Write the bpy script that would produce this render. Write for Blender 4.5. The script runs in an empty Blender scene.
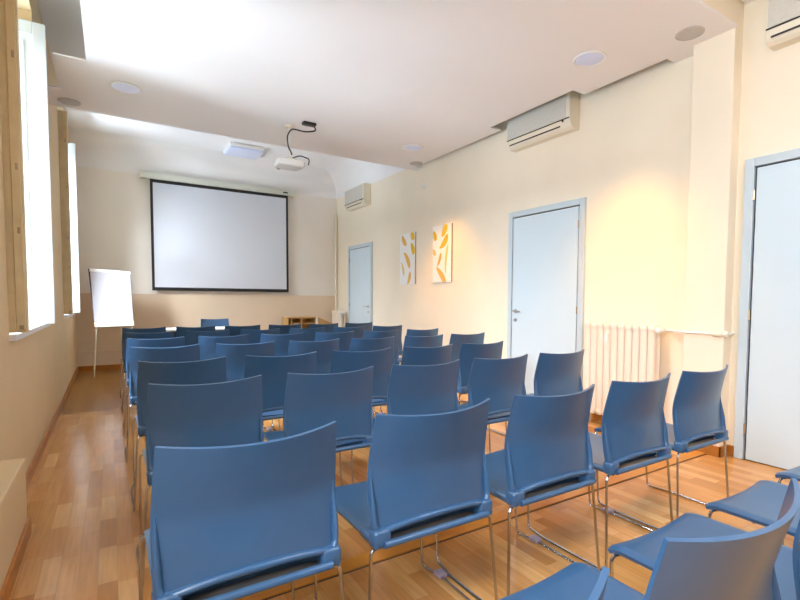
import bpy, bmesh, math, random
from mathutils import Vector, Matrix
random.seed(7)
SC = bpy.context.scene
COL = SC.collection
PI = math.pi

# ------------------------------------------------------------------ materials
def srgb(r, g, b):
    f = lambda c: (c/255/12.92) if c/255 <= .04045 else ((c/255+.055)/1.055)**2.4
    return (f(r), f(g), f(b), 1)

def mat(name, col, rough=.5, metal=0, spec=.5, noise=0, nscale=6, bump=0, bscale=60, emit=None, estr=0, trans=0, coat=0):
    m = bpy.data.materials.new(name); m.use_nodes = True
    nt = m.node_tree; b = nt.nodes['Principled BSDF']
    b.inputs['Base Color'].default_value = col
    b.inputs['Roughness'].default_value = rough
    b.inputs['Metallic'].default_value = metal
    b.inputs['Specular IOR Level'].default_value = spec
    b.inputs['Transmission Weight'].default_value = trans
    b.inputs['Coat Weight'].default_value = coat
    if emit:
        b.inputs['Emission Color'].default_value = emit
        b.inputs['Emission Strength'].default_value = estr
    tc = nt.nodes.new('ShaderNodeTexCoord')
    if noise:
        n = nt.nodes.new('ShaderNodeTexNoise'); n.inputs['Scale'].default_value = nscale; n.inputs['Detail'].default_value = 4
        nt.links.new(tc.outputs['Object'], n.inputs['Vector'])
        mx = nt.nodes.new('ShaderNodeMixRGB'); mx.blend_type = 'MULTIPLY'
        mx.inputs[1].default_value = col
        r = nt.nodes.new('ShaderNodeMapRange'); r.inputs[1].default_value = .3; r.inputs[2].default_value = .7
        r.inputs[3].default_value = 1-noise; r.inputs[4].default_value = 1
        nt.links.new(n.outputs['Fac'], r.inputs[0])
        mx.inputs[0].default_value = 1
        nt.links.new(r.outputs[0], mx.inputs[2])
        nt.links.new(mx.outputs[0], b.inputs['Base Color'])
    if bump:
        n2 = nt.nodes.new('ShaderNodeTexNoise'); n2.inputs['Scale'].default_value = bscale; n2.inputs['Detail'].default_value = 3
        nt.links.new(tc.outputs['Object'], n2.inputs['Vector'])
        bp = nt.nodes.new('ShaderNodeBump'); bp.inputs['Strength'].default_value = bump; bp.inputs['Distance'].default_value = .002
        nt.links.new(n2.outputs['Fac'], bp.inputs['Height']); nt.links.new(bp.outputs[0], b.inputs['Normal'])
    return m

def parquet(name, cols, pw=.07, pl=.34, rough=.22, tint=(1, 1, 1)):
    """strip parquet laid along the room: staggered staves, a random tone per stave, fine grain and joints"""
    m = bpy.data.materials.new(name); m.use_nodes = True
    nt = m.node_tree; N = nt.nodes.new; Lk = nt.links.new; b = nt.nodes['Principled BSDF']
    tc = N('ShaderNodeTexCoord'); sp = N('ShaderNodeSeparateXYZ'); Lk(tc.outputs['Object'], sp.inputs[0])
    def mth(op, a, c=None):
        n = N('ShaderNodeMath'); n.operation = op
        for i, v in enumerate((a, c)):
            if v is None: continue
            if isinstance(v, (int, float)): n.inputs[i].default_value = v
            else: Lk(v, n.inputs[i])
        return n.outputs[0]
    xs = mth('DIVIDE', sp.outputs['X'], pw); row = mth('FLOOR', xs); fx = mth('FRACT', xs)
    wn = N('ShaderNodeTexWhiteNoise'); wn.noise_dimensions = '1D'; Lk(row, wn.inputs['W'])
    ys = mth('ADD', mth('DIVIDE', sp.outputs['Y'], pl), mth('MULTIPLY', wn.outputs['Value'], 7.3))
    br = mth('FLOOR', ys); fy = mth('FRACT', ys)
    cb = N('ShaderNodeCombineXYZ'); Lk(row, cb.inputs[0]); Lk(br, cb.inputs[1])
    w2 = N('ShaderNodeTexWhiteNoise'); w2.noise_dimensions = '2D'; Lk(cb.outputs[0], w2.inputs['Vector'])
    rp = N('ShaderNodeValToRGB'); Lk(w2.outputs['Value'], rp.inputs[0])
    e = rp.color_ramp.elements
    while len(e) < len(cols): e.new(.5)
    for i, c in enumerate(cols):
        e[i].position = i/(len(cols)-1); e[i].color = c
    mp = N('ShaderNodeMapping'); mp.inputs['Scale'].default_value = (60, 4, 1); Lk(tc.outputs['Object'], mp.inputs[0])
    gn = N('ShaderNodeTexNoise'); gn.inputs['Scale'].default_value = 1; gn.inputs['Detail'].default_value = 5; Lk(mp.outputs[0], gn.inputs['Vector'])
    gr = N('ShaderNodeMapRange'); gr.inputs[1].default_value = .3; gr.inputs[2].default_value = .7; gr.inputs[3].default_value = .86; gr.inputs[4].default_value = 1.08
    Lk(gn.outputs['Fac'], gr.inputs[0])
    jx = mth('MINIMUM', fx, mth('SUBTRACT', 1, fx)); jy = mth('MINIMUM', fy, mth('SUBTRACT', 1, fy))
    j = mth('MINIMUM', mth('MULTIPLY', jx, pw), mth('MULTIPLY', jy, pl))
    jr = N('ShaderNodeMapRange'); jr.inputs[1].default_value = .0003; jr.inputs[2].default_value = .0016; jr.inputs[3].default_value = .72; jr.inputs[4].default_value = 1
    Lk(j, jr.inputs[0])
    k = mth('MULTIPLY', gr.outputs[0], jr.outputs[0])
    mx = N('ShaderNodeMixRGB'); mx.blend_type = 'MULTIPLY'; mx.inputs[0].default_value = 1
    Lk(rp.outputs[0], mx.inputs[1]); Lk(k, mx.inputs[2]); Lk(mx.outputs[0], b.inputs['Base Color'])
    b.inputs['Roughness'].default_value = rough; b.inputs['Specular IOR Level'].default_value = .45
    bp = N('ShaderNodeBump'); bp.inputs['Strength'].default_value = .15; bp.inputs['Distance'].default_value = .001
    Lk(jr.outputs[0], bp.inputs['Height']); Lk(bp.outputs[0], b.inputs['Normal'])
    return m

M = {}
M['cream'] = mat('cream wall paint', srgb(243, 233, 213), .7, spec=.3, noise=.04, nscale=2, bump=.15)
M['cream_shaded'] = mat('cream wall paint with shade', srgb(226, 203, 163), .7, spec=.3, noise=.05, nscale=2, bump=.15)  # same cream as the right wall, its shade put into the colour
M['white_wall'] = mat('off white wall paint', srgb(240, 235, 227), .7, spec=.3, noise=.03, nscale=2, bump=.1)
M['beige_wall'] = mat('beige dado paint', srgb(229, 210, 186), .6, spec=.3, noise=.04, nscale=2, bump=.1)
M['front_wall'] = mat('tan rear wall paint', srgb(150, 120, 92), .7, spec=.3, noise=.1, nscale=2)  # unseen wall toned dark to dim what the chair backs reflect
M['ceil'] = mat('white ceiling paint', srgb(243, 243, 244), .8, spec=.2, noise=.02, nscale=1.5)
M['white'] = mat('white lacquer', srgb(240, 241, 240), .4, noise=.03, nscale=4)
M['shutter'] = mat('white shutter paint', srgb(216, 226, 230), .4, noise=.04, nscale=5)
M['tan'] = mat('aged cream shutter paint in shade', srgb(222, 205, 164), .5, noise=.12, nscale=9)  # tan also holds the shade on the leaf's room side
M['door'] = mat('pale blue grey door laminate', srgb(205, 224, 236), .38, noise=.02, nscale=3)
M['doorframe'] = mat('blue grey door frame', srgb(196, 212, 222), .4, noise=.02, nscale=3)
M['dark_gap'] = mat('dark gap', srgb(70, 62, 60), .8, noise=.1)
M['skirt'] = mat('honey wood skirting', srgb(190, 122, 48), .35, noise=.25, nscale=14)
M['strip'] = mat('yellow wood threshold', srgb(206, 140, 46), .35, noise=.15, nscale=12)
M['plastic'] = mat('blue chair plastic', (.034, .102, .222, 1), .30, spec=.65, noise=.06, nscale=14, bump=.12, bscale=350)
M['chrome'] = mat('chrome tube', (.50, .50, .53, 1), .17, metal=1, noise=.06, nscale=20)
M['seat_shade'] = mat('dark sheet shading seat gap', srgb(62, 62, 66), .5, noise=.1)  # dark colour stands in for shade behind the slot under the backrest
M['clip'] = mat('lilac grey link plastic', srgb(170, 158, 182), .4, noise=.05, nscale=20)
M['black'] = mat('black plastic', (.012, .012, .013, 1), .45, noise=.2, nscale=10)
M['screen'] = mat('matt white screen cloth', srgb(214, 220, 231), .8, spec=.2, noise=.01, nscale=2)
M['ivory'] = mat('ivory plastic', srgb(232, 226, 206), .4, noise=.03, nscale=8)
M['case'] = mat('pale green grey casing', srgb(214, 217, 205), .4, noise=.03, nscale=5)
M['acgrey'] = mat('grey filter panel', srgb(208, 206, 196), .6, noise=.08, nscale=40)
M['canvas'] = mat('white canvas', srgb(244, 243, 240), .8, noise=.03, nscale=40, bump=.2, bscale=400)
M['canvas_edge'] = mat('brown canvas edge', srgb(196, 168, 130), .7, noise=.2, nscale=20)
M['feather1'] = mat('bright yellow paint', srgb(250, 205, 40), .6, noise=.3, nscale=60)
M['feather2'] = mat('amber yellow paint', srgb(246, 196, 92), .6, noise=.3, nscale=60)
M['feather3'] = mat('pale yellow paint', srgb(250, 220, 130), .6, noise=.3, nscale=60)
M['rad'] = mat('cream radiator enamel', srgb(244, 232, 216), .35, noise=.03, nscale=10)
M['grille'] = mat('grey speaker grille', srgb(205, 203, 200), .6, noise=.2, nscale=180)
M['glass_disc'] = mat('frosted lamp glass', srgb(196, 204, 232), .3, noise=.02, nscale=9, emit=(.80, .86, 1, 1), estr=.12)
M['oak'] = mat('honey oak veneer', srgb(214, 168, 104), .45, noise=.25, nscale=16)
M['brass'] = mat('worn brass', srgb(190, 172, 148), .35, metal=1, noise=.1, nscale=30)
M['steel'] = mat('satin steel', (.55, .55, .56, 1), .3, metal=1, noise=.05, nscale=30)
M['paper'] = mat('white paper pad', srgb(196, 195, 207), .7, noise=.02, nscale=8)
M['navy'] = mat('navy board edge', srgb(52, 48, 86), .5, noise=.1, nscale=10)
M['floor'] = parquet('beech strip parquet', [srgb(180, 124, 64), srgb(204, 148, 84), srgb(214, 164, 102), srgb(194, 136, 72), srgb(222, 174, 112)])
M['floor2'] = parquet('older honey parquet', [srgb(150, 100, 36), srgb(160, 110, 42), srgb(168, 116, 46)], pw=.09, pl=.9, rough=.3)

# ------------------------------------------------------------------ mesh helpers
class MB:
    def __init__(s): s.bm = bmesh.new(); s.mi = 0
    def _f(s, vs):
        try:
            f = s.bm.faces.new(vs); f.material_index = s.mi; return f
        except ValueError: return None
    def box(s, x0, x1, y0, y1, z0, z1, bev=0):
        t = bmesh.new()
        bmesh.ops.create_cube(t, size=1)
        for v in t.verts:
            v.co = Vector((x0+(v.co.x+.5)*(x1-x0), y0+(v.co.y+.5)*(y1-y0), z0+(v.co.z+.5)*(z1-z0)))
        if bev: bmesh.ops.bevel(t, geom=list(t.edges), offset=bev, segments=2, affect='EDGES', profile=.5)
        s.merge(t); return s
    def merge(s, t):
        mp = {v: s.bm.verts.new(v.co) for v in t.verts}
        for f in t.faces: s._f([mp[v] for v in f.verts])
        t.free()
    def poly(s, pts, z0, z1):
        a = [s.bm.verts.new((x, y, z0)) for x, y in pts]; b = [s.bm.verts.new((x, y, z1)) for x, y in pts]
        s._f(a[::-1]); s._f(b); n = len(pts)
        for i in range(n): s._f([a[i], a[(i+1) % n], b[(i+1) % n], b[i]])
        return s
    def tube(s, path, r, n=8, rv=None, cap=True):
        P = [Vector(p) for p in path]; prev = None; rings = []
        for i, p in enumerate(P):
            t = (P[min(i+1, len(P)-1)]-P[max(i-1, 0)]).normalized()
            if prev is None:
                up = Vector((0, 0, 1)) if abs(t.z) < .9 else Vector((1, 0, 0))
                a = t.cross(up).normalized()
            else:
                a = prev-t*prev.dot(t)
                a = a.normalized() if a.length > 1e-6 else t.orthogonal().normalized()
            prev = a; b = t.cross(a)
            rr = rv[i] if rv else r
            ra, rb = rr if isinstance(rr, tuple) else (rr, rr)
            rings.append([s.bm.verts.new(p+a*math.cos(2*PI*k/n)*ra+b*math.sin(2*PI*k/n)*rb) for k in range(n)])
        for i in range(len(rings)-1):
            for k in range(n):
                s._f([rings[i][k], rings[i][(k+1) % n], rings[i+1][(k+1) % n], rings[i+1][k]])
        if cap: s._f(rings[0][::-1]); s._f(rings[-1])
        return s
    def lathe(s, c, prof, n=32, axis='Z'):
        c = Vector(c); rings = []
        for r, h in prof:
            ring = []
            for k in range(n):
                a = 2*PI*k/n; x, y = r*math.cos(a), r*math.sin(a)
                d = Vector((x, y, h)) if axis == 'Z' else (Vector((h, x, y)) if axis == 'X' else Vector((x, h, y)))
                ring.append(s.bm.verts.new(c+d))
            rings.append(ring)
        for i in range(len(rings)-1):
            for k in range(n): s._f([rings[i][k], rings[i][(k+1) % n], rings[i+1][(k+1) % n], rings[i+1][k]])
        s._f(rings[0][::-1]); s._f(rings[-1]); return s
    def sheet(s, fn, nu, nv, t):
        """closed shell of thickness t around the surface fn(u, v), u and v in 0..1"""
        P = [[Vector(fn(i/nu, j/nv)) for i in range(nu+1)] for j in range(nv+1)]
        def nrm(i, j):
            a = P[j][min(i+1, nu)]-P[j][max(i-1, 0)]; b = P[min(j+1, nv)][i]-P[max(j-1, 0)][i]
            return a.cross(b).normalized()
        A = [[s.bm.verts.new(P[j][i]+nrm(i, j)*t/2) for i in range(nu+1)] for j in range(nv+1)]
        B = [[s.bm.verts.new(P[j][i]-nrm(i, j)*t/2) for i in range(nu+1)] for j in range(nv+1)]
        for j in range(nv):
            for i in range(nu):
                s._f([A[j][i], A[j][i+1], A[j+1][i+1], A[j+1][i]]); s._f([B[j][i], B[j+1][i], B[j+1][i+1], B[j][i+1]])
        for i in range(nu):
            s._f([A[0][i], B[0][i], B[0][i+1], A[0][i+1]]); s._f([A[nv][i], A[nv][i+1], B[nv][i+1], B[nv][i]])
        for j in range(nv):
            s._f([A[j][0], A[j+1][0], B[j+1][0], B[j][0]]); s._f([A[j][nu], B[j][nu], B[j+1][nu], A[j+1][nu]])
        return s
    def build(s, name, m, parent=None, smooth=True, ang=.6):
        bmesh.ops.recalc_face_normals(s.bm, faces=s.bm.faces)
        me = bpy.data.meshes.new(name); s.bm.to_mesh(me); s.bm.free()
        for x in (m if isinstance(m, (list, tuple)) else [m]): me.materials.append(x)
        if smooth: me.shade_smooth(); me.set_sharp_from_angle(angle=ang)
        o = bpy.data.objects.new(name, me); COL.objects.link(o)
        if parent: o.parent = parent
        return o

def fillet(pts, r, n=5):
    P = [Vector(p) for p in pts]; out = [P[0]]
    for i in range(1, len(P)-1):
        a, b, c = P[i-1], P[i], P[i+1]
        d1 = (a-b); d2 = (c-b); k = min(r, d1.length*.45, d2.length*.45)
        p, q = b+d1.normalized()*k, b+d2.normalized()*k
        for j in range(n+1):
            t = j/n; out.append(p*(1-t)**2+b*2*t*(1-t)+q*t*t)
    out.append(P[-1]); return out

def tag(o, label, cat, group=None):
    o['label'] = label; o['category'] = cat
    if group: o['group'] = group
    return o
def empty(name, loc, label, cat, group=None):
    o = bpy.data.objects.new(name, None); o.empty_display_size = .1; COL.objects.link(o); o.location = loc
    return tag(o, label, cat, group)
def struct(o, label=None):
    o['kind'] = 'structure'
    if label: o['label'] = label
    return o
def copy_tree(root, loc, rz=0):
    r = root.copy(); COL.objects.link(r); r.location = loc; r.rotation_euler = (0, 0, rz)
    for ch in list(root.children):
        c = ch.copy(); COL.objects.link(c); c.parent = r
        for g in list(ch.children):
            d = g.copy(); COL.objects.link(d); d.parent = c
    return r
def crv(tbl, z):
    """smooth interpolation through (z, value) pairs"""
    n = len(tbl)
    if z <= tbl[0][0]: return tbl[0][1]
    for i in range(n-1):
        if z <= tbl[i+1][0]:
            z0, v0 = tbl[i]; z1, v1 = tbl[i+1]
            m0 = (v1-tbl[max(i-1, 0)][1])/(z1-tbl[max(i-1, 0)][0]); m1 = (tbl[min(i+2, n-1)][1]-v0)/(tbl[min(i+2, n-1)][0]-z0)
            h = z1-z0; t = (z-z0)/h
            return (2*t**3-3*t*t+1)*v0+(t**3-2*t*t+t)*h*m0+(-2*t**3+3*t*t)*v1+(t**3-t*t)*h*m1
    return tbl[-1][1]

# ------------------------------------------------------------------ room shell
XL, XR, YB = -.473, 4.027, 9.41      # left wall, right wall, screen wall
XN = 3.992                           # right wall of the near room
YD = 1.764                           # plane where the two rooms meet
ZC, ZN, ZT = 3.176, 3.37, 3.75       # dropped ceiling, near ceiling, old ceiling
YF = -3.0
TH = .62
o = MB().box(-1.1, 4.3, YF-.1, 5.95, -.1, 0).build('floor', M['floor'], smooth=False); struct(o)
o = MB().box(-1.1, 4.3, 5.95, YB+.1, -.1, 0).build('floor', M['floor2'], smooth=False); struct(o)
m = MB(); m.box(-.45, 3.87, 1.853, 1.945, 0, .007, .002); m.mi = 1; m.box(-.45, 3.87, 1.846, 1.853, 0, .002)
struct(m.build('trim_1', [M['strip'], M['dark_gap']], smooth=False), 'yellow wooden threshold strip across the floor')

# left wall with two tall window openings and an added, unseen one near the camera
WIN = [(-.85, .90), (3.43, 4.95), (7.13, 8.56)]
ZS, ZW = .965, 3.45
m = MB(); ys = [YF-.1]+[y for w in WIN for y in w]+[YB+.1]
for i in range(0, len(ys), 2): m.box(XL-TH, XL, ys[i], ys[i+1], 0, ZT+.1)
for a, b in WIN:
    m.box(XL-TH, XL, a, b, 0, ZS); m.box(XL-TH, XL, a, b, ZW, ZT+.1)
struct(m.build('wall_left', M['cream_shaded'], smooth=False))
m = MB(); m.box(XL-.1, XR+.15, YB, YB+.12, 1.262, ZT+.1); m.mi = 1; m.box(XL-.1, XR+.15, YB-.006, YB+.12, 0, 1.262)
struct(m.build('wall_back', [M['white_wall'], M['beige_wall']], smooth=False))
struct(MB().box(XR, XR+.15, YD+.02, YB+.1, 0, ZT+.1).build('wall_right', M['cream'], smooth=False))
struct(MB().box(XN, XN+.2, YF-.1, YD+.02, 0, ZT+.1).build('wall_right', M['cream'], smooth=False))
struct(MB().box(3.874, XR+.05, YD, 2.064, 0, ZT+.05, .006).build('wall_pillar', M['cream'], smooth=False), 'cream pillar between the two right wall sections')
struct(MB().box(XL, 3.874, YD-.014, YD+.09, ZC+.013, ZT).build('wall_header', M['cream'], smooth=False))
struct(MB().box(-1.1, 4.2, YF-.12, YF, 0, ZT).build('wall_front', M['front_wall'], smooth=False))
struct(MB().box(XL, -.385, YD, 2.064, 0, ZC, .006).build('wall_pillar', M['cream_shaded'], smooth=False), 'added unseen pillar at the left, shading the chairs beyond it')  # added out of view to keep near window light off the left chairs
# ceilings
struct(MB().box(-1.1, 4.2, YF-.1, YD-.014, ZN, ZN+.08).build('ceiling', M['ceil'], smooth=False))
struct(MB().box(-1.1, 4.2, YD, YB+.1, ZT, ZT+.08).build('ceiling', M['ceil'], smooth=False))
pts = [(XL, YD-.014), (3.874, YD-.014), (3.874, 2.064), (XR, 2.064), (XR, 2.29), (3.90, 2.29), (3.90, 3.105), (3.735, 3.105), (3.735, 4.28), (3.90, 4.28),
       (3.90, 6.15), (XR, 6.15), (XR, 6.30), (XL, 6.30), (XL, 5.76), (-.35, 5.76), (-.35, 4.99), (-.125, 4.99), (-.125, 3.30), (XL, 3.30)]
struct(MB().poly(pts, ZC, ZC+.013).build('ceiling', M['ceil'], smooth=False), 'dropped white ceiling with notches for windows and air conditioner')
# coves of the rear ceiling (quarter hollow from wall at 3.28 m to ceiling)
def cove(prof_pts, fn, n):
    m = MB(); rows = [[m.bm.verts.new(fn(d, z, e)) for d, z in prof_pts] for e in (0, 1)]
    for i in range(len(prof_pts)-1): m._f([rows[0][i], rows[0][i+1], rows[1][i+1], rows[1][i]])
    m._f(rows[0]); m._f(rows[1][::-1]); m._f([rows[0][-1], rows[0][0], rows[1][0], rows[1][-1]])
    return struct(m.build(n, M['ceil'], ang=.5))
R_ = .47
pf = [(R_-R_*math.cos(a), 3.28+R_*math.sin(a)) for a in [i/10*PI/2 for i in range(11)]]+[(0, ZT)]
cove(pf, lambda d, z, e: (XL if e == 0 else XR, YB-d, z), 'trim_2')
cove(pf, lambda d, z, e: (XR-d, 6.3 if e == 0 else YB, z), 'trim_3')
# skirting
def board(name, segs, m='skirt'):
    b = MB()
    for s in segs: b.box(*s, .003)
    return struct(b.build(name, M[m], smooth=False))
board('baseboard_left', [(XL, XL+.014, 3.03, YB, 0, .075), (-.375, -.361, YF, 3.03, 0, .075)])
board('baseboard_back', [(XL+.014, XR, YB-.02, YB-.006, 0, .08)])
board('baseboard_right', [(3.860, 3.874, YD-.014, 2.064, 0, .08), (3.860, XN-.014, YD-.014, YD, 0, .08), (XN-.014, XN, 1.705, YD, 0, .08),
                          (XR-.014, XR, 2.064, 3.145, 0, .08), (XR-.014, XR, 4.222, 7.77, 0, .08), (XR-.014, XR, 8.78, YB, 0, .08)])
struct(MB().box(XL, -.375, YF, 3.03, 0, .385, .006).build('trim_4', M['cream_shaded'], smooth=False), 'low plastered ledge at the foot of the left wall')
struct(MB().box(XL, XR-.2, YB-.022, YB-.006, .297, .317, .003).build('trim_5', M['beige_wall'], smooth=False), 'narrow cable trunking along the screen wall')

# ------------------------------------------------------------------ windows with inner shutters
def shutter(parent, name, y, x0, x1, z0, z1, m, panel, face):
    """leaf standing at right angles to the wall; face = -1 shows its panels towards -y"""
    t = .042; b = MB()
    if panel:
        st = .085
        b.box(x0, x0+st, y-t/2, y+t/2, z0, z1, .004); b.box(x1-st, x1, y-t/2, y+t/2, z0, z1, .004)
        for za, zb in ((z0, z0+.16), (z0+1.12, z0+1.24), (z1-.1, z1)): b.box(x0+st, x1-st, y-t/2, y+t/2, za, zb, .003)
        b.box(x0+st, x1-st, y-.010, y+.010, z0+.1, z1-.05)
        for za, zb in ((z0+.16, z0+1.12), (z0+1.24, z1-.1)):
            b.box(x0+st+.05, x1-st-.05, y-.017, y+.017, za+.05, zb-.05, .007)
    else:
        b.box(x0, x1, y-t/2, y+t/2, z0, z1, .004)
        b.box(x1-.05, x1-.008, y-t/2-.008, y-t/2, z0+.01, z1-.02, .003)
        b.box(x1-.10, x1-.05, y-t/2-.006, y-t/2, z0+.01, z0+.21, .003)
        b.mi = 1
        for zz in (z0+.55, z0+.9, z0+1.5, z0+2.05):
            b.box(x1-.03, x1-.016, y-t/2-.011, y-t/2-.006, zz, zz+.035, .002)
        b.box(x1-.035, x1-.015, y-t/2-.018, y-t/2-.006, z0+.02, z0+.045, .003)
    return b.build(name, [M[m], M['brass']], parent, smooth=False)
def window(n, a, b, xe, zt, sill_to=None, shutters=True):
    w = MB(); x0, x1 = XL-TH+.02, XL-TH+.09
    for ya, yb in ((a, a+.06), (b-.06, b), ((a+b)/2-.045, (a+b)/2+.045)): w.box(x0, x1, ya, yb, ZS, ZW, .004)
    for za, zb in ((ZS, ZS+.07), (ZW-.07, ZW), (2.6, 2.66)): w.box(x0+.005, x1-.005, a+.06, b-.06, za, zb, .004)
    w = struct(w.build('window_%d' % n, M['shutter'], smooth=False))
    s = MB(); s.box(XL-TH+.09, XL, a, b, ZS, ZS+.012); s.box(XL-.002, XL+.035, a-.03, sill_to or b+.2, ZS-.024, ZS+.012, .005)
    s.build('window_sill', M['white'], w, smooth=False)
    if shutters:
        l = shutter(w, 'shutter_leaf', a+.028, XL-.55, xe[0], ZS+.02, zt, 'tan', False, -1); l['label'] = 'aged cream shutter leaf coloured as in shade, with old metal catches'
        l = shutter(w, 'shutter_leaf', b-.03, XL-.55, xe[1], ZS+.005, zt-.01, 'shutter', True, -1); l['label'] = 'white panelled shutter leaf lit by the window'
        h = MB()
        for zz in (1.25, 2.0, 2.85): h.tube([(XL-.012, b-.004, zz), (XL-.012, b-.004, zz+.07)], .007)
        h.build('hinge', M['brass'], w)
    return w
window(1, *WIN[1], (-.392, -.386), 3.36, 5.2)
window(2, *WIN[2], (-.385, -.372), 3.40, 8.75)
window(3, *WIN[0], (-.4, -.4), 3.36, .93, shutters=False)  # added window, out of view, letting daylight onto the nearest chairs

# ------------------------------------------------------------------ doors
def door(n, xw, ya, yb, zt, hinge_near, handle_y, hz=1.06, fw=.062):
    f = MB(); p = xw-.034
    f.box(p, xw, ya, ya+fw, 0, zt, .004); f.box(p, xw, yb-fw, yb, 0, zt, .004); f.box(p, xw, ya+fw, yb-fw, zt-fw, zt, .004)
    f.mi = 1; f.box(xw-.004, xw, ya+fw, yb-fw, 0, zt-fw)
    f = struct(f.build('door_%d' % n, [M['doorframe'], M['dark_gap']], smooth=False))
    l = MB().box(xw-.026, xw-.004, ya+fw+(.016 if hinge_near else .011), yb-fw-(.011 if hinge_near else .016), .008, zt-fw-.013, .002).build('door_leaf', M['door'], f, smooth=False)
    h = MB(); s = 1 if hinge_near else -1          # lever points towards the hinges
    h.lathe((xw-.03, handle_y, hz), [(.025, .004), (.025, -.004)], 20, 'X')
    h.tube(fillet([(xw-.03, handle_y, hz), (xw-.075, handle_y, hz), (xw-.075, handle_y-s*.11, hz-.004)], .015), .008)
    h.build('door_handle', M['steel'], l)
    k = MB(); k.lathe((xw-.03, handle_y, hz-.105), [(.022, .004), (.022, -.004)], 20, 'X'); k.build('keyhole_plate', M['steel'], l)
    yh = ya+fw+.005 if hinge_near else yb-fw-.005
    for zz in (.2, 1.05, 1.92):
        g = MB().tube([(xw-.034, yh, zz), (xw-.034, yh, zz+.075)], .008); g.build('hinge', M['brass'], f)
    return f
# the handle sits opposite the hinges
door(1, XN, .68, 1.702, 2.228, False, .80)
door(2, XR, 3.145, 4.222, 2.215, True, 4.09)
door(3, XR, 7.77, 8.78, 2.232, False, 7.90)

# ------------------------------------------------------------------ chairs
HW = [(.43, .231), (.54, .236), (.66, .235), (.75, .230), (.84, .224)]
YP = [(.43, .010), (.54, .028), (.64, .038), (.74, .022), (.84, -.001)]
CV = [(.43, .030), (.60, .042), (.84, .060)]
def back_pt(u, z, off=0):
    return Vector((u*crv(HW, z), crv(YP, z)-crv(CV, z)*(1-u*u)-off, z))
def zbot(u): return .452+.032*(1-abs(u)**2.2)
def make_chair():
    root = empty('sled_chair', (0, 0, 0), 'x', 'chair', 'blue chairs in rows facing the screen')
    b = MB()
    def fb(a, c):
        u = -1+2*a; zt = .823+.013*u*u; zb = zbot(u)+.004
        return back_pt(u, zb+(zt-zb)*c)
    b.sheet(fb, 26, 18, .009).build('backrest', M['plastic'], root, ang=.9)
    # raised rim along the lower sides and the arched bottom edge
    r = MB(); path = []; rv = []
    n = 14
    for i in range(n+1):
        t = i/n; z = .672-t*(.672-.485); path.append(back_pt(-.965+.005*t, z, .006*min(1, t*3))); k = min(1, .12+t*1.3); rv.append((.016*k, .010*k))
    side = list(path)
    for i in range(1, 6):
        t = i/6*PI/2; u = -.955+.075*(1-math.cos(t)); z = .485-.022*math.sin(t); path.append(back_pt(u, z, .007)); rv.append((.0155, .011))
    for i in range(0, 25):
        u = -.86+1.72*i/24; path.append(back_pt(u, zbot(u)+.006, .007)); rv.append((.0115, .0105) if 3 < i < 21 else (.013, .011))
    for p, q in list(zip(path[:20], rv[:20]))[::-1]: path.append(Vector((-p.x, p.y, p.z))); rv.append(q)
    r.tube(path, 0, 10, rv)
    for s in (-1, 1):                                  # shoulders joining rim and seat
        x0, x1 = sorted((s*.176, s*.237)); r.box(x0, x1, -.018, .032, .420, .478, .012)
        x0, x1 = sorted((s*.206, s*.236)); r.box(x0, x1, -.012, .10, .424, .452, .010)
    r.build('back_rim', M['plastic'], root, ang=.9)
    s_ = MB()
    def fs(a, c):
        x = -.228+.456*a; xn = x/.228
        y0, y1 = -.020+.075*(1-xn**6), .505-.012*(1-xn*xn); y = y0+(y1-y0)*c
        z = .438-.012*(1-xn*xn)
        t = max(0, (y-.455)/.05); z -= .012*t*t
        q = max(0, (abs(x)-.207)/.021); z -= .009*q*q
        return (x, y, z)
    s_.sheet(fs, 26, 26, .014)
    s_.tube([(-.205, -.020, .434), (.205, -.020, .434)], .0115, 10)
    s_.build('seat', M['plastic'], root, ang=.9)
    for s in (-1, 1):
        p = fillet([(s*.17, .015, .414), (s*.238, .006, .417), (s*.264, -.022, .0065), (s*.267, .33, .0065), (s*.246, .452, .0065), (s*.241, .486, .416), (s*.17, .470, .410)], .026)
        MB().tube(p, .0058, 8).build('sled_leg', M['chrome'], root)
    c = MB()
    for y in (.10, .36): c.tube([(-.20, y, .412), (.20, y, .412)], .006, 8)
    for s in (-1, 1): c.tube([(s*.17, .015, .414), (s*.17, .470, .410)], .0055, 8)
    c.build('seat_support', M['chrome'], root)
    MB().box(-.19, .19, -.008, .16, .419, .423, .001).build('gap_shade', M['seat_shade'], root, smooth=False)  # dark sheet added so the slot under the backrest reads as shaded
    MB().box(.250, .291, .325, .375, .002, .021, .004).build('link_clip', M['clip'], root)
    return root
proto = make_chair()
X0, SP = .1153+.224, .570
ROWS = [('R', .372, [.308, .894, 1.490, 2.070, 2.662]), ('A', 1.262, 5), ('B', 2.206, 5), ('C', 3.024, 5), ('D', 3.947, 6), ('E', 4.833, 6), ('F', 5.705, 6), ('G', 6.604, 6)]
JX = [-.038, -.021, -.022, -.003, -.001, .018, .015, .011, .009, .002, .022, .019, .011, .004, -.012, -.004, -.003, .004, .003, .004, -.004]
JY = [-.014, .001, -.004, .007, .010, -.005, -.010, -.005, .008, .012, -.002, -.010, -.014, -.001, .027, .008, 0, -.009, -.008, -.004, .013]
ORD = ['first', 'second', 'third', 'fourth', 'fifth', 'sixth', 'seventh', 'eighth']
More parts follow.
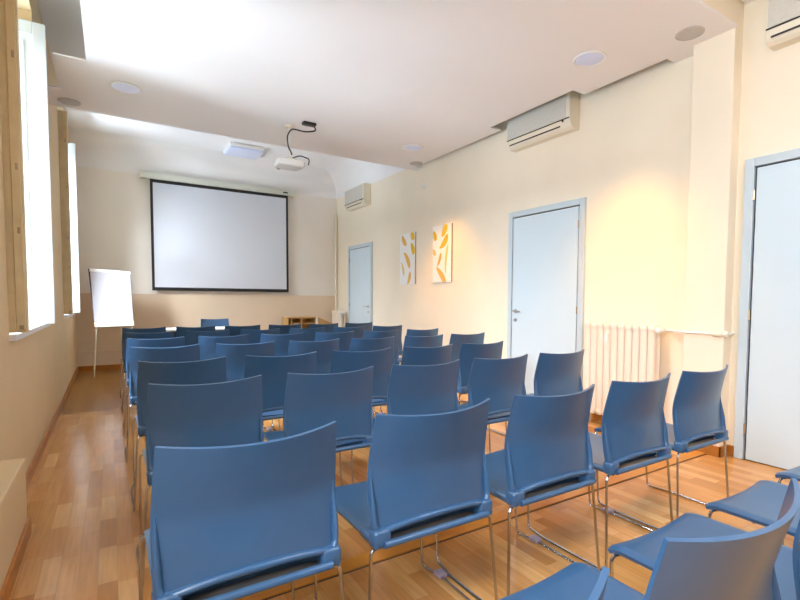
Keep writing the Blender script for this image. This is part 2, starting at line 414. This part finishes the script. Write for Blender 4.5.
SPECIAL = {('R', 0): 'blue chair at bottom edge, only its back corner and seat showing, nearest row leftmost',
           ('R', 1): 'blue chair with its large curved back cut off by the bottom right corner',
           ('R', 2): 'blue chair seat just behind the curved chair back in the bottom right corner',
           ('R', 3): 'blue chair seat in front of the near right door, one chair short of it',
           ('R', 4): 'blue chair seat cut by the right photo edge, closest to the near right door',
           ('A', 0): 'largest bright blue chair back in the photo, lower left beside the aisle',
           ('A', 4): 'blue chair in front of the cream pillar, between radiator and near right door',
           ('A', 3): 'blue chair with its back overlapping the right end of the near radiator'}
first = True; jk = 0
for ri, (rn, ry, xs) in enumerate(ROWS):
    n = len(xs) if isinstance(xs, list) else xs
    for c in range(n):
        x = xs[c] if isinstance(xs, list) else X0+SP*c; y = ry
        if rn in 'ABCD' and jk < len(JX): q = .9 if rn == 'A' else .4; x += JX[jk]*q; y += JY[jk]*.9; jk += 1
        o = proto if first else copy_tree(proto, (x, y, 0), 0)
        if first: o.location = (x, y, 0); first = False
        if c == n-1:                                    # nothing to link to at the end of a row
            for ch in list(o.children):
                if ch.name.startswith('link_clip'): bpy.data.objects.remove(ch)
        o['label'] = SPECIAL.get((rn, c), 'blue plastic chair, %s from the window side in the %s row from the camera' % (ORD[c], ORD[ri]))
o = copy_tree(proto, (1.535, 8.96, 0), PI)
o['label'] = 'blue chair facing the audience behind the white table below the screen'
if 'group' in o: del o['group']

# ------------------------------------------------------------------ screen, projector, ceiling fittings
sc = empty('projection_screen', (1.79, YB-.08, 0), 'large white projection screen with black border hanging on the back wall', 'projection screen')
def rel(o, p): o.location = -Vector(p.location); return o
def part(mb, name, m, parent, **k):
    o = mb.build(name, m, parent, **k); o.location = -parent.location; return o
yS = YB-.08
part(MB().box(.645, 2.93, yS-.004, yS+.004, 1.375, 3.16), 'screen_cloth', M['screen'], sc, smooth=False)
m = MB()
for a in ((.607, .648, 1.335, 3.205), (2.927, 2.968, 1.335, 3.205), (.648, 2.927, 1.335, 1.378), (.648, 2.927, 3.150, 3.205)): m.box(a[0], a[1], yS-.006, yS+.006, a[2], a[3])
part(m, 'black_border', M['black'], sc, smooth=False)
part(MB().tube([(.607, yS, 1.330), (2.968, yS, 1.330)], .009), 'bottom_bar', M['black'], sc)
cs = part(MB().box(.47, 3.09, YB-.135, YB-.02, 3.205, 3.305, .015), 'roller_case', M['case'], sc)
m = MB()
for x in (.462, 3.078): m.box(x, x+.02, YB-.14, YB-.001, 3.20, 3.312, .004)
part(m, 'end_cap', M['ivory'], sc, smooth=False)
part(MB().box(2.86, 2.95, YB-.139, YB-.134, 3.235, 3.26), 'maker_plate', M['black'], sc, smooth=False)

PX_, PY_ = 1.775, 5.514
pj = empty('ceiling_projector', (PX_, PY_, 2.70), 'white projector hanging on a thin pole from the dropped ceiling', 'projector')
m = MB(); m.box(PX_-.16, PX_+.14, PY_-.12, PY_+.12, 2.695, 2.778, .03)
body = part(m, 'body', M['white'], pj)
o = MB().lathe((PX_-.08, PY_+.128, 2.742), [(.038, 0), (.038, .03), (.03, .03)], 24, 'Y').build('lens', M['black'], body)
m = MB()
for i in range(7): m.box(PX_+.151-.002, PX_+.153, PY_-.09+i*.026, PY_-.078+i*.026, 2.715, 2.765)
m.build('vent', M['acgrey'], body, smooth=False)
part(MB().tube([(PX_, PY_, 2.80), (PX_, PY_, ZC)], .011, 10), 'pole', M['white'], pj)
m = MB(); m.lathe((PX_, PY_, ZC-.02), [(.05, 0), (.05, .02)], 20); m.box(PX_-.06, PX_+.06, PY_-.06, PY_+.06, 2.785, 2.797, .003)
part(m, 'mount_plate', M['ivory'], pj)
m = MB()
for sx, sy in ((-.05, -.05), (.05, -.05), (-.05, .05), (.05, .05)): m.tube([(PX_+sx, PY_+sy, 2.79), (PX_+sx*1.8, PY_+sy*1.8, 2.765)], .005)
m.tube(fillet([(PX_+.02, PY_-.05, 2.80), (PX_+.09, PY_-.10, 2.83), (PX_+.20, PY_-.12, 2.80), (PX_+.19, PY_-.10, 2.735)], .05), .007)
part(m, 'mount_arms', M['black'], pj)
bx = (1.89, 5.309)
cb = MB(); cb.box(bx[0]-.03, bx[0]+.12, bx[1]-.05, bx[1]+.03, ZC-.03, ZC, .008)
br = tag(cb.build('ceiling_cable_outlet', M['black']), 'black cable outlet box on the dropped ceiling above the projector', 'cable outlet')
cp = fillet([(bx[0]+.11, bx[1], ZC-.02), (bx[0]+.13, bx[1], ZC-.07), (bx[0]+.02, bx[1]+.02, ZC-.10), (bx[0]-.12, bx[1]+.11, ZC-.06), (PX_-.035, PY_-.03, ZC-.13), (PX_-.016, PY_-.018, ZC-.25), (PX_+.016, PY_-.012, 2.88), (PX_+.022, PY_-.02, 2.845)], .07, 6)
tag(MB().tube(cp, .008, 8).build('projector_cable', M['black']), 'black cable looping from ceiling outlet down the projector pole', 'cable')

def downlight(x, y, label):
    r = empty('recessed_downlight', (x, y, ZC), label, 'ceiling light', 'round recessed lights in the dropped ceiling')
    MB().lathe((0, 0, 0), [(.098, -.002), (.128, -.002), (.134, -.008), (.126, -.016), (.112, -.012), (.098, -.004)], 40).build('trim_ring', M['white'], r)
    MB().lathe((0, 0, 0), [(.112, -.010), (.105, -.013), (.02, -.015)], 40).build('lamp_glass', M['glass_disc'], r)
    return r
d1 = downlight(.169, 5.389, 'round bluish recessed light near the left window notch')
d2 = downlight(3.36, 2.628, 'round bluish recessed light above the near radiator')
d3 = downlight(3.37, 5.374, 'round bluish recessed light near the yellow paintings')
def grille(x, y, label):
    r = empty('ceiling_speaker', (x, y, ZC), label, 'speaker', 'round grey ceiling speakers')
    MB().lathe((0, 0, 0), [(.098, 0), (.098, -.006), (.086, -.010), (.086, -.006)], 36).build('rim', M['grille'], r)
    MB().lathe((0, 0, 0), [(.086, -.005), (.05, -.009), (.012, -.010)], 36).build('grille', M['grille'], r)
grille(3.669, 1.984, 'round grey ceiling speaker beside the pillar')
grille(-.325+.02, 6.09, 'round grey ceiling speaker in the rear left corner of the dropped ceiling')
grille(3.80, 5.97, 'small round grey ceiling speaker in the far right of the dropped ceiling')
ol = empty('ceiling_lamp', (1.98, 8.60, ZT), 'flat rounded white ceiling lamp above the projection screen', 'ceiling light')
m = MB(); m.box(-.29, .29, -.29, .29, -.06, 0, .028); m.build('housing', M['white'], ol)
m = MB(); m.box(-.27, .27, -.27, .27, -.085, -.055, .014); m.build('diffuser', M['glass_disc'], ol)

# ------------------------------------------------------------------ air conditioners
def aircon(x, ya, yb, z0, z1, label):
    r = empty('air_conditioner', (x, (ya+yb)/2, z0), label, 'air conditioner', 'wall mounted air conditioners on the right wall')
    L = (yb-ya)/2; H = z1-z0
    prof = [(0, 0), (-.085, 0), (-.115, .022), (-.142, .072), (-.148, .10), (-.148, H), (0, H)]
    def ext(pr, a, b):
        m = MB(); A = [m.bm.verts.new((px, a, pz)) for px, pz in pr]; B = [m.bm.verts.new((px, b, pz)) for px, pz in pr]
        n = len(pr); m._f(A); m._f(B[::-1])
        for i in range(n): m._f([A[i], A[(i+1) % n], B[(i+1) % n], B[i]])
        return m
    ext(prof, -L, L).build('body', M['ivory'], r, ang=.4)
    MB().box(-.153, -.144, -L+.045, L-.012, .108, H-.012, .004).build('filter_panel', M['acgrey'], r, smooth=False)
    MB().box(-.153, -.140, -L+.004, L-.004, .092, .102).build('panel_gap', M['black'], r, smooth=False)
    lv = MB(); lv.box(-.012, .012, -L+.13, L-.03, -.003, .003); lv = lv.build('outlet_slot', M['black'], r, smooth=False)
    lv.location = (-.130, 0, .050); lv.rotation_euler = (0, math.radians(-62), 0)
    fl = MB(); fl.box(-.008, .008, -L+.135, L-.035, -.004, .004); fl = fl.build('louvre', M['white'], lv, smooth=False); fl.location = (.008, 0, -.002)
    MB().lathe((-.149, -L+.085, .084), [(.011, .004), (.011, -.003)], 16, 'X').build('sensor', M['black'], r)
aircon(XR, 3.26, 4.15, 2.91, 3.26, 'grey and ivory air conditioner tucked into the notch of the dropped ceiling')
aircon(XR, 7.85, 8.67, 2.91, 3.28, 'small far air conditioner on the right wall near the screen')
aircon(XN, .70, 1.56, 2.955, 3.29, 'air conditioner cut off by the top right corner of the photo')

# ------------------------------------------------------------------ radiators and pipes
def radiator(x, ya, yb, n, z0, z1, label, meter):
    r = empty('radiator', (x, (ya+yb)/2, 0), label, 'radiator')
    p = (yb-ya)/n
    for i in range(n):
        y = -(yb-ya)/2+p*(i+.5); m = MB(); w = p*.465
        for dx, q in ((-.035, 1), (.035, 1)):
            m.tube(fillet([(dx, y, z0+.03), (dx, y, z1-.03)], .02), .02, 10, rv=[(w, .022)]*2)
        # rounded head and foot pieces joining front and rear column
        m.box(-.060, .060, y-w, y+w, z1-.075, z1, .022); m.box(-.060, .060, y-w, y+w, z0, z0+.07, .022)
        m.tube([(0, y-p/2, z1-.045), (0, y+p/2, z1-.045)], .021, 12); m.tube([(0, y-p/2, z0+.04), (0, y+p/2, z0+.04)], .021, 12)
        m.build('radiator_section', M['rad'], r)
    m = MB()
    for y in (-(yb-ya)/2+p*.5, (yb-ya)/2-p*.5): m.box(-.03, .03, y-.012, y+.012, 0, z0+.02, .004)
    m.build('foot', M['rad'], r, smooth=False)
    v = MB(); y = -(yb-ya)/2
    v.tube([(0, y-.05, z1-.045), (0, y, z1-.045)], .014, 12); v.lathe((-.0, y-.045, z1-.045), [(.018, -.03), (.024, -.035), (.026, -.085), (.02, -.09)], 18, 'X')
    v.build('valve', M['white'], r)
    if meter:
        MB().box(-.068, -.055, meter-.017, meter+.017, z1-.19, z1-.105, .004).build('heat_meter', M['white'], r, smooth=False)
    return r
radiator(3.92, 2.30, 3.02, 10, .10, .985, 'cream column radiator on the right wall beside the pillar', .10)
radiator(3.92, 8.84, 9.32, 6, .10, .955, 'small white radiator in the far right corner by the screen wall', None)
hp = fillet([(3.92, 2.235, .94), (3.92, 2.18, .94), (3.855, 2.09, .938), (3.855, 1.748, .938), (3.94, 1.748, .938), (3.985, 1.748, .938)], .02)
pp = empty('heating_pipe', (3.86, 1.9, .94), 'thin white heating pipe running from the radiator across the pillar', 'pipe')
part(MB().tube(hp, .009, 10), 'pipe_run', M['white'], pp)
m = MB(); m.lathe((3.855, 1.80, .938), [(.016, -.035), (.022, -.03), (.022, .03), (.016, .035)], 16, 'Y'); m.box(3.865, 3.90, 1.735, 1.764, .915, .96, .004)
part(m, 'pipe_joint', M['ivory'], pp)
tag(MB().tube([(3.985, YB-.05, 0), (3.985, YB-.05, 2.93)], .024, 12).build('corner_pipe', M['ivory']), 'vertical cream pipe in the corner right of the screen', 'pipe')
m = MB(); m.box(XR-.022, XR, 6.045, 6.115, 2.862, 2.935, .006)
tag(m.build('wall_sensor', M['white']), 'small white square sensor high on the right wall above the paintings', 'sensor')

# ------------------------------------------------------------------ paintings
def painting(ya, yb, z0, z1, strokes, label):
    m = MB(); x = XR-.022; m.box(x, XR, ya, yb, z0, z1, .003)
    o = m.build('canvas_painting', [M['canvas']], smooth=False)
    tag(o, label, 'painting')
    w, h = yb-ya, z1-z0
    s = MB(); n = 12
    for (cy, cz, ln, wd, ang, cur, mi) in strokes:
        s.mi = mi; A = []; B = []; a = math.radians(ang)
        for i in range(n+1):
            t = -1+2*i/n; hw_ = wd*.9*(1-t*t)**.6*(1+.25*t)
            c = cur*.6*(1-t*t)
            for sgn, lst in ((1, A), (-1, B)):
                u, v = t*ln*.68, c+sgn*hw_
                du, dv = u*math.cos(a)-v*math.sin(a), u*math.sin(a)+v*math.cos(a)
                # the photo's left is the far (+y) side
                yy = min(max(yb-(cy+du)*w, ya+.002), yb-.002); zz = min(max(z1-(cz*h+dv*w), z0+.002), z1-.002)
                lst.append(s.bm.verts.new((x-.0012, yy, zz)))
        for i in range(n): s._f([A[i], A[i+1], B[i+1], B[i]])
    s.build('painted_leaves', [M['feather1'], M['feather2'], M['feather3']], o, smooth=False)
    bmesh_edge = MB().box(x+.001, XR-.002, ya-.003, ya+.001, z0+.002, z1-.002).build('canvas_edge', M['canvas_edge'], o, smooth=False)
painting(6.31, 6.775, 1.432, 2.245, [(.30, .13, .36, .11, 50, .05, 1), (.86, .06, .26, .12, 62, .05, 0), (.84, .32, .34, .12, 66, -.04, 0), (.48, .53, .52, .11, 56, -.10, 1), (.20, .69, .38, .07, 70, -.06, 2), (.62, .88, .36, .09, -68, .05, 1)],
         'narrow white canvas with yellow leaf strokes, left of the pair')
painting(5.367, 5.826, 1.438, 2.255, [(.62, .09, .36, .13, -62, .06, 0), (.12, .17, .26, .10, 66, -.02, 0), (.60, .29, .44, .12, -44, .10, 0), (.10, .46, .18, .08, 60, 0, 2), (.36, .60, .36, .07, -64, .06, 1), (.78, .60, .72, .06, -82, -.08, 2), (.48, .88, .56, .11, 46, -.04, 1)],
         'narrow white canvas with yellow leaf strokes, right of the pair')

# ------------------------------------------------------------------ flip chart, table, shelf
fc = empty('flip_chart', (.02, 8.75, 0), 'white flip chart easel leaning back in the far left corner', 'flip chart')
def bd(x, y, z): return (x, y, z)
T = [Vector((-.272, 8.80, 1.63)), Vector((.272, 8.80, 1.60)), Vector((.300, 8.62, .755)), Vector((-.205, 8.62, .745))]
def quad_slab(c, d0, d1, m=None):
    m = m or MB(); nrm = (c[1]-c[0]).cross(c[3]-c[0]).normalized()
    if nrm.y > 0: nrm = -nrm
    A = [m.bm.verts.new(p+nrm*d0) for p in c]; B = [m.bm.verts.new(p+nrm*d1) for p in c]
    m._f(A[::-1]); m._f(B)
    for i in range(4): m._f([A[i], A[(i+1) % 4], B[(i+1) % 4], B[i]])
    return m
lerp = lambda a, b, t: a*(1-t)+b*t
part(quad_slab(T, -.03, 0), 'board', M['navy'], fc, smooth=False)
P4 = [lerp(T[0], T[3], .06)+Vector((.02, 0, 0)), lerp(T[1], T[2], .06)-Vector((.004, 0, 0)), lerp(T[1], T[2], .90)-Vector((.004, 0, 0)), lerp(T[0], T[3], .90)+Vector((.004, 0, 0))]
part(quad_slab(P4, .0, .008), 'paper_pad', M['paper'], fc, smooth=False)
part(quad_slab([T[0]+Vector((.015, 0, 0)), T[1], lerp(T[1], T[2], .055), lerp(T[0], T[3], .055)+Vector((.015, 0, 0))], 0, .016), 'clamp_bar', M['white'], fc, smooth=False)
part(quad_slab([lerp(T[0], T[3], .91), lerp(T[1], T[2], .91), T[2], T[3]], 0, .03), 'pen_tray', M['ivory'], fc, smooth=False)
part(MB().tube([(-.18, 8.64, .76), (-.231, 8.565, .0)], .011, 10), 'leg', M['ivory'], fc)
part(MB().tube([(.27, 8.64, .76), (.33, 8.565, .0)], .011, 10), 'leg', M['ivory'], fc)
part(MB().tube([(.02, 8.83, 1.55), (.22, 9.25, .0)], .011, 10), 'leg', M['ivory'], fc)

tb = empty('presenter_table', (1.15, 8.13, 0), 'white table in front of the screen, mostly hidden behind the chair rows', 'table')
m = MB(); m.box(.62, 1.70, 7.85, 8.42, .70, .725, .004); part(m, 'tabletop', M['white'], tb, smooth=False)
for x, y in ((.68, 7.9), (1.64, 7.9), (.68, 8.37), (1.64, 8.37)):
    part(MB().box(x-.02, x+.02, y-.02, y+.02, 0, .70, .003), 'leg', M['ivory'], tb, smooth=False)
part(MB().box(.70, 1.62, 7.885, 7.90, .42, .70, .002), 'modesty_panel', M['black'], tb, smooth=False)

sh = empty('low_bookcase', (3.15, 9.15, 0), 'low honey coloured wooden open shelf unit under the right of the screen', 'bookcase')
y0, y1 = 8.98, 9.30
m = MB(); m.box(2.83, 3.42, y0, y1, .815, .842, .003); part(m, 'top', M['oak'], sh, smooth=False)
for x in (2.835, 2.90, 3.10, 3.375): 
    m = MB(); m.box(x, x+.022, y0+.01, y1, .0, .815, .002); part(m, 'side_panel', M['oak'], sh, smooth=False)
for z in (.06, .42, .70): 
    m = MB(); m.box(2.922, 3.375, y0+.015, y1, z, z+.02, .002); part(m, 'shelf', M['oak'], sh, smooth=False)
part(MB().box(2.84, 3.40, y1-.012, y1, .02, .815), 'back_panel', M['oak'], sh, smooth=False)
m = MB(); a = [m.bm.verts.new(p) for p in [(3.44, y0, 0), (3.76, y0, 0), (3.76, y0, .70), (3.44, y0, .835)]]; b = [m.bm.verts.new((v.co.x, y1, v.co.z)) for v in a]
m._f(a); m._f(b[::-1])
for i in range(4): m._f([a[i], a[(i+1) % 4], b[(i+1) % 4], b[i]])
part(m, 'sloped_end', M['oak'], sh, smooth=False)
part(MB().box(3.40, 3.438, y0-.004, y1, 0, .838, .002), 'white_divider', M['white'], sh, smooth=False)

# ------------------------------------------------------------------ light
def area(name, loc, rot, sx, sy, e, col, parent=None):
    l = bpy.data.lights.new(name, 'AREA'); l.shape = 'RECTANGLE'; l.size = sx; l.size_y = sy; l.energy = e; l.color = col
    o = bpy.data.objects.new(name, l); COL.objects.link(o); o.location = loc; o.rotation_euler = rot
    if parent: o.parent = parent
    return o
DAY = (.86, .93, 1)
for i, (a, b) in enumerate(WIN):                        # bright sky seen through the real windows, above the houses opposite
    p = Vector((-4.6, (a+b)/2, 5.4)); d = Vector((1.2, (a+b)/2, .7))-p
    if i: area('window_daylight', p, d.to_track_quat('-Z', 'Y').to_euler(), 3.0, 3.2, (0, 2100, 1750)[i], DAY)
    else:
        p = Vector((-1.25, 0, 2.35)); d = Vector((1.6, .5, .5))-p
        area('window_daylight', p, d.to_track_quat('-Z', 'Y').to_euler(), 1.9, 1.6, 150, DAY)  # close lamp for the added window, lights the nearest chair backs
for i, (a, b) in enumerate(WIN):                        # added fill lamps outside the windows, aimed up at the ceiling
    p = Vector((-6.0, (a+b)/2, -.8)); d = Vector((1.5, (a+b)/2, 3.0))-p
    area('ceiling_fill', p, d.to_track_quat('-Z', 'Y').to_euler(), 3.0, 2.4, (150, 700, 620)[i], (.74, .87, 1))
def spot(parent, e, col, ang, blend):
    l = bpy.data.lights.new('downlight_beam', 'SPOT'); l.energy = e; l.color = col; l.spot_size = math.radians(ang); l.spot_blend = blend; l.shadow_soft_size = .06
    o = bpy.data.objects.new('downlight_beam', l); COL.objects.link(o); o.parent = parent; o.location = (0, 0, -.03)
for d in (d2, d3): spot(d, 170, (1, .46, .08), 84, .7)
spot(d1, 25, (1, .8, .5), 84, .6)
# added lamp in the near room, behind the camera, brightening the nearest chairs
nl = empty('ceiling_lamp', (2.3, -.5, ZN), 'added flat white fill lamp, unseen behind the camera', 'ceiling light')
MB().box(-.6, .6, -.3, .3, -.05, 0, .015).build('housing', M['white'], nl)
MB().box(-.57, .57, -.27, .27, -.058, -.045, .004).build('diffuser', M['glass_disc'], nl)
area('near_room_fill', (0, 0, -.07), (0, 0, 0), 1.1, .5, 48, (.96, .97, 1), nl)
w = bpy.data.worlds.new('sky'); SC.world = w; w.use_nodes = True
nt = w.node_tree; bg = nt.nodes['Background']
sk = nt.nodes.new('ShaderNodeTexSky'); sk.sky_type = 'HOSEK_WILKIE'; sk.turbidity = 3
nt.links.new(sk.outputs[0], bg.inputs[0]); bg.inputs[1].default_value = .5

# ------------------------------------------------------------------ camera
yaw, pitch, roll = CAMROT = (0.5721, 0.0508, 0.0058)
F, CX, CY = 477.08, 417.71, 324.44
cy, sy, cp, sp = math.cos(yaw), math.sin(yaw), math.cos(pitch), math.sin(pitch)
f = Vector((sy*cp, cy*cp, -sp)); r = Vector((cy, -sy, 0)); u = r.cross(f)
cr, sr = math.cos(roll), math.sin(roll)
r2 = r*cr+u*sr; u2 = -r*sr+u*cr
cam = bpy.data.cameras.new('camera'); co = bpy.data.objects.new('camera', cam); COL.objects.link(co)
Mx = Matrix((r2, u2, -f)).transposed().to_4x4(); Mx.translation = Vector((0, 0, 1.18)); co.matrix_world = Mx
cam.sensor_width = 36; cam.lens = F/800*36; cam.shift_x = (400-CX)/800; cam.shift_y = (CY-300)/800; cam.clip_start = .02
SC.camera = co
SC.view_settings.view_transform = 'Standard'; SC.view_settings.look = 'None'; SC.view_settings.gamma = 1; SC.view_settings.exposure = .26
SC.view_settings.use_curve_mapping = False
SC.cycles.max_bounces = 10; SC.cycles.diffuse_bounces = 6
SC.cycles.use_denoising = True
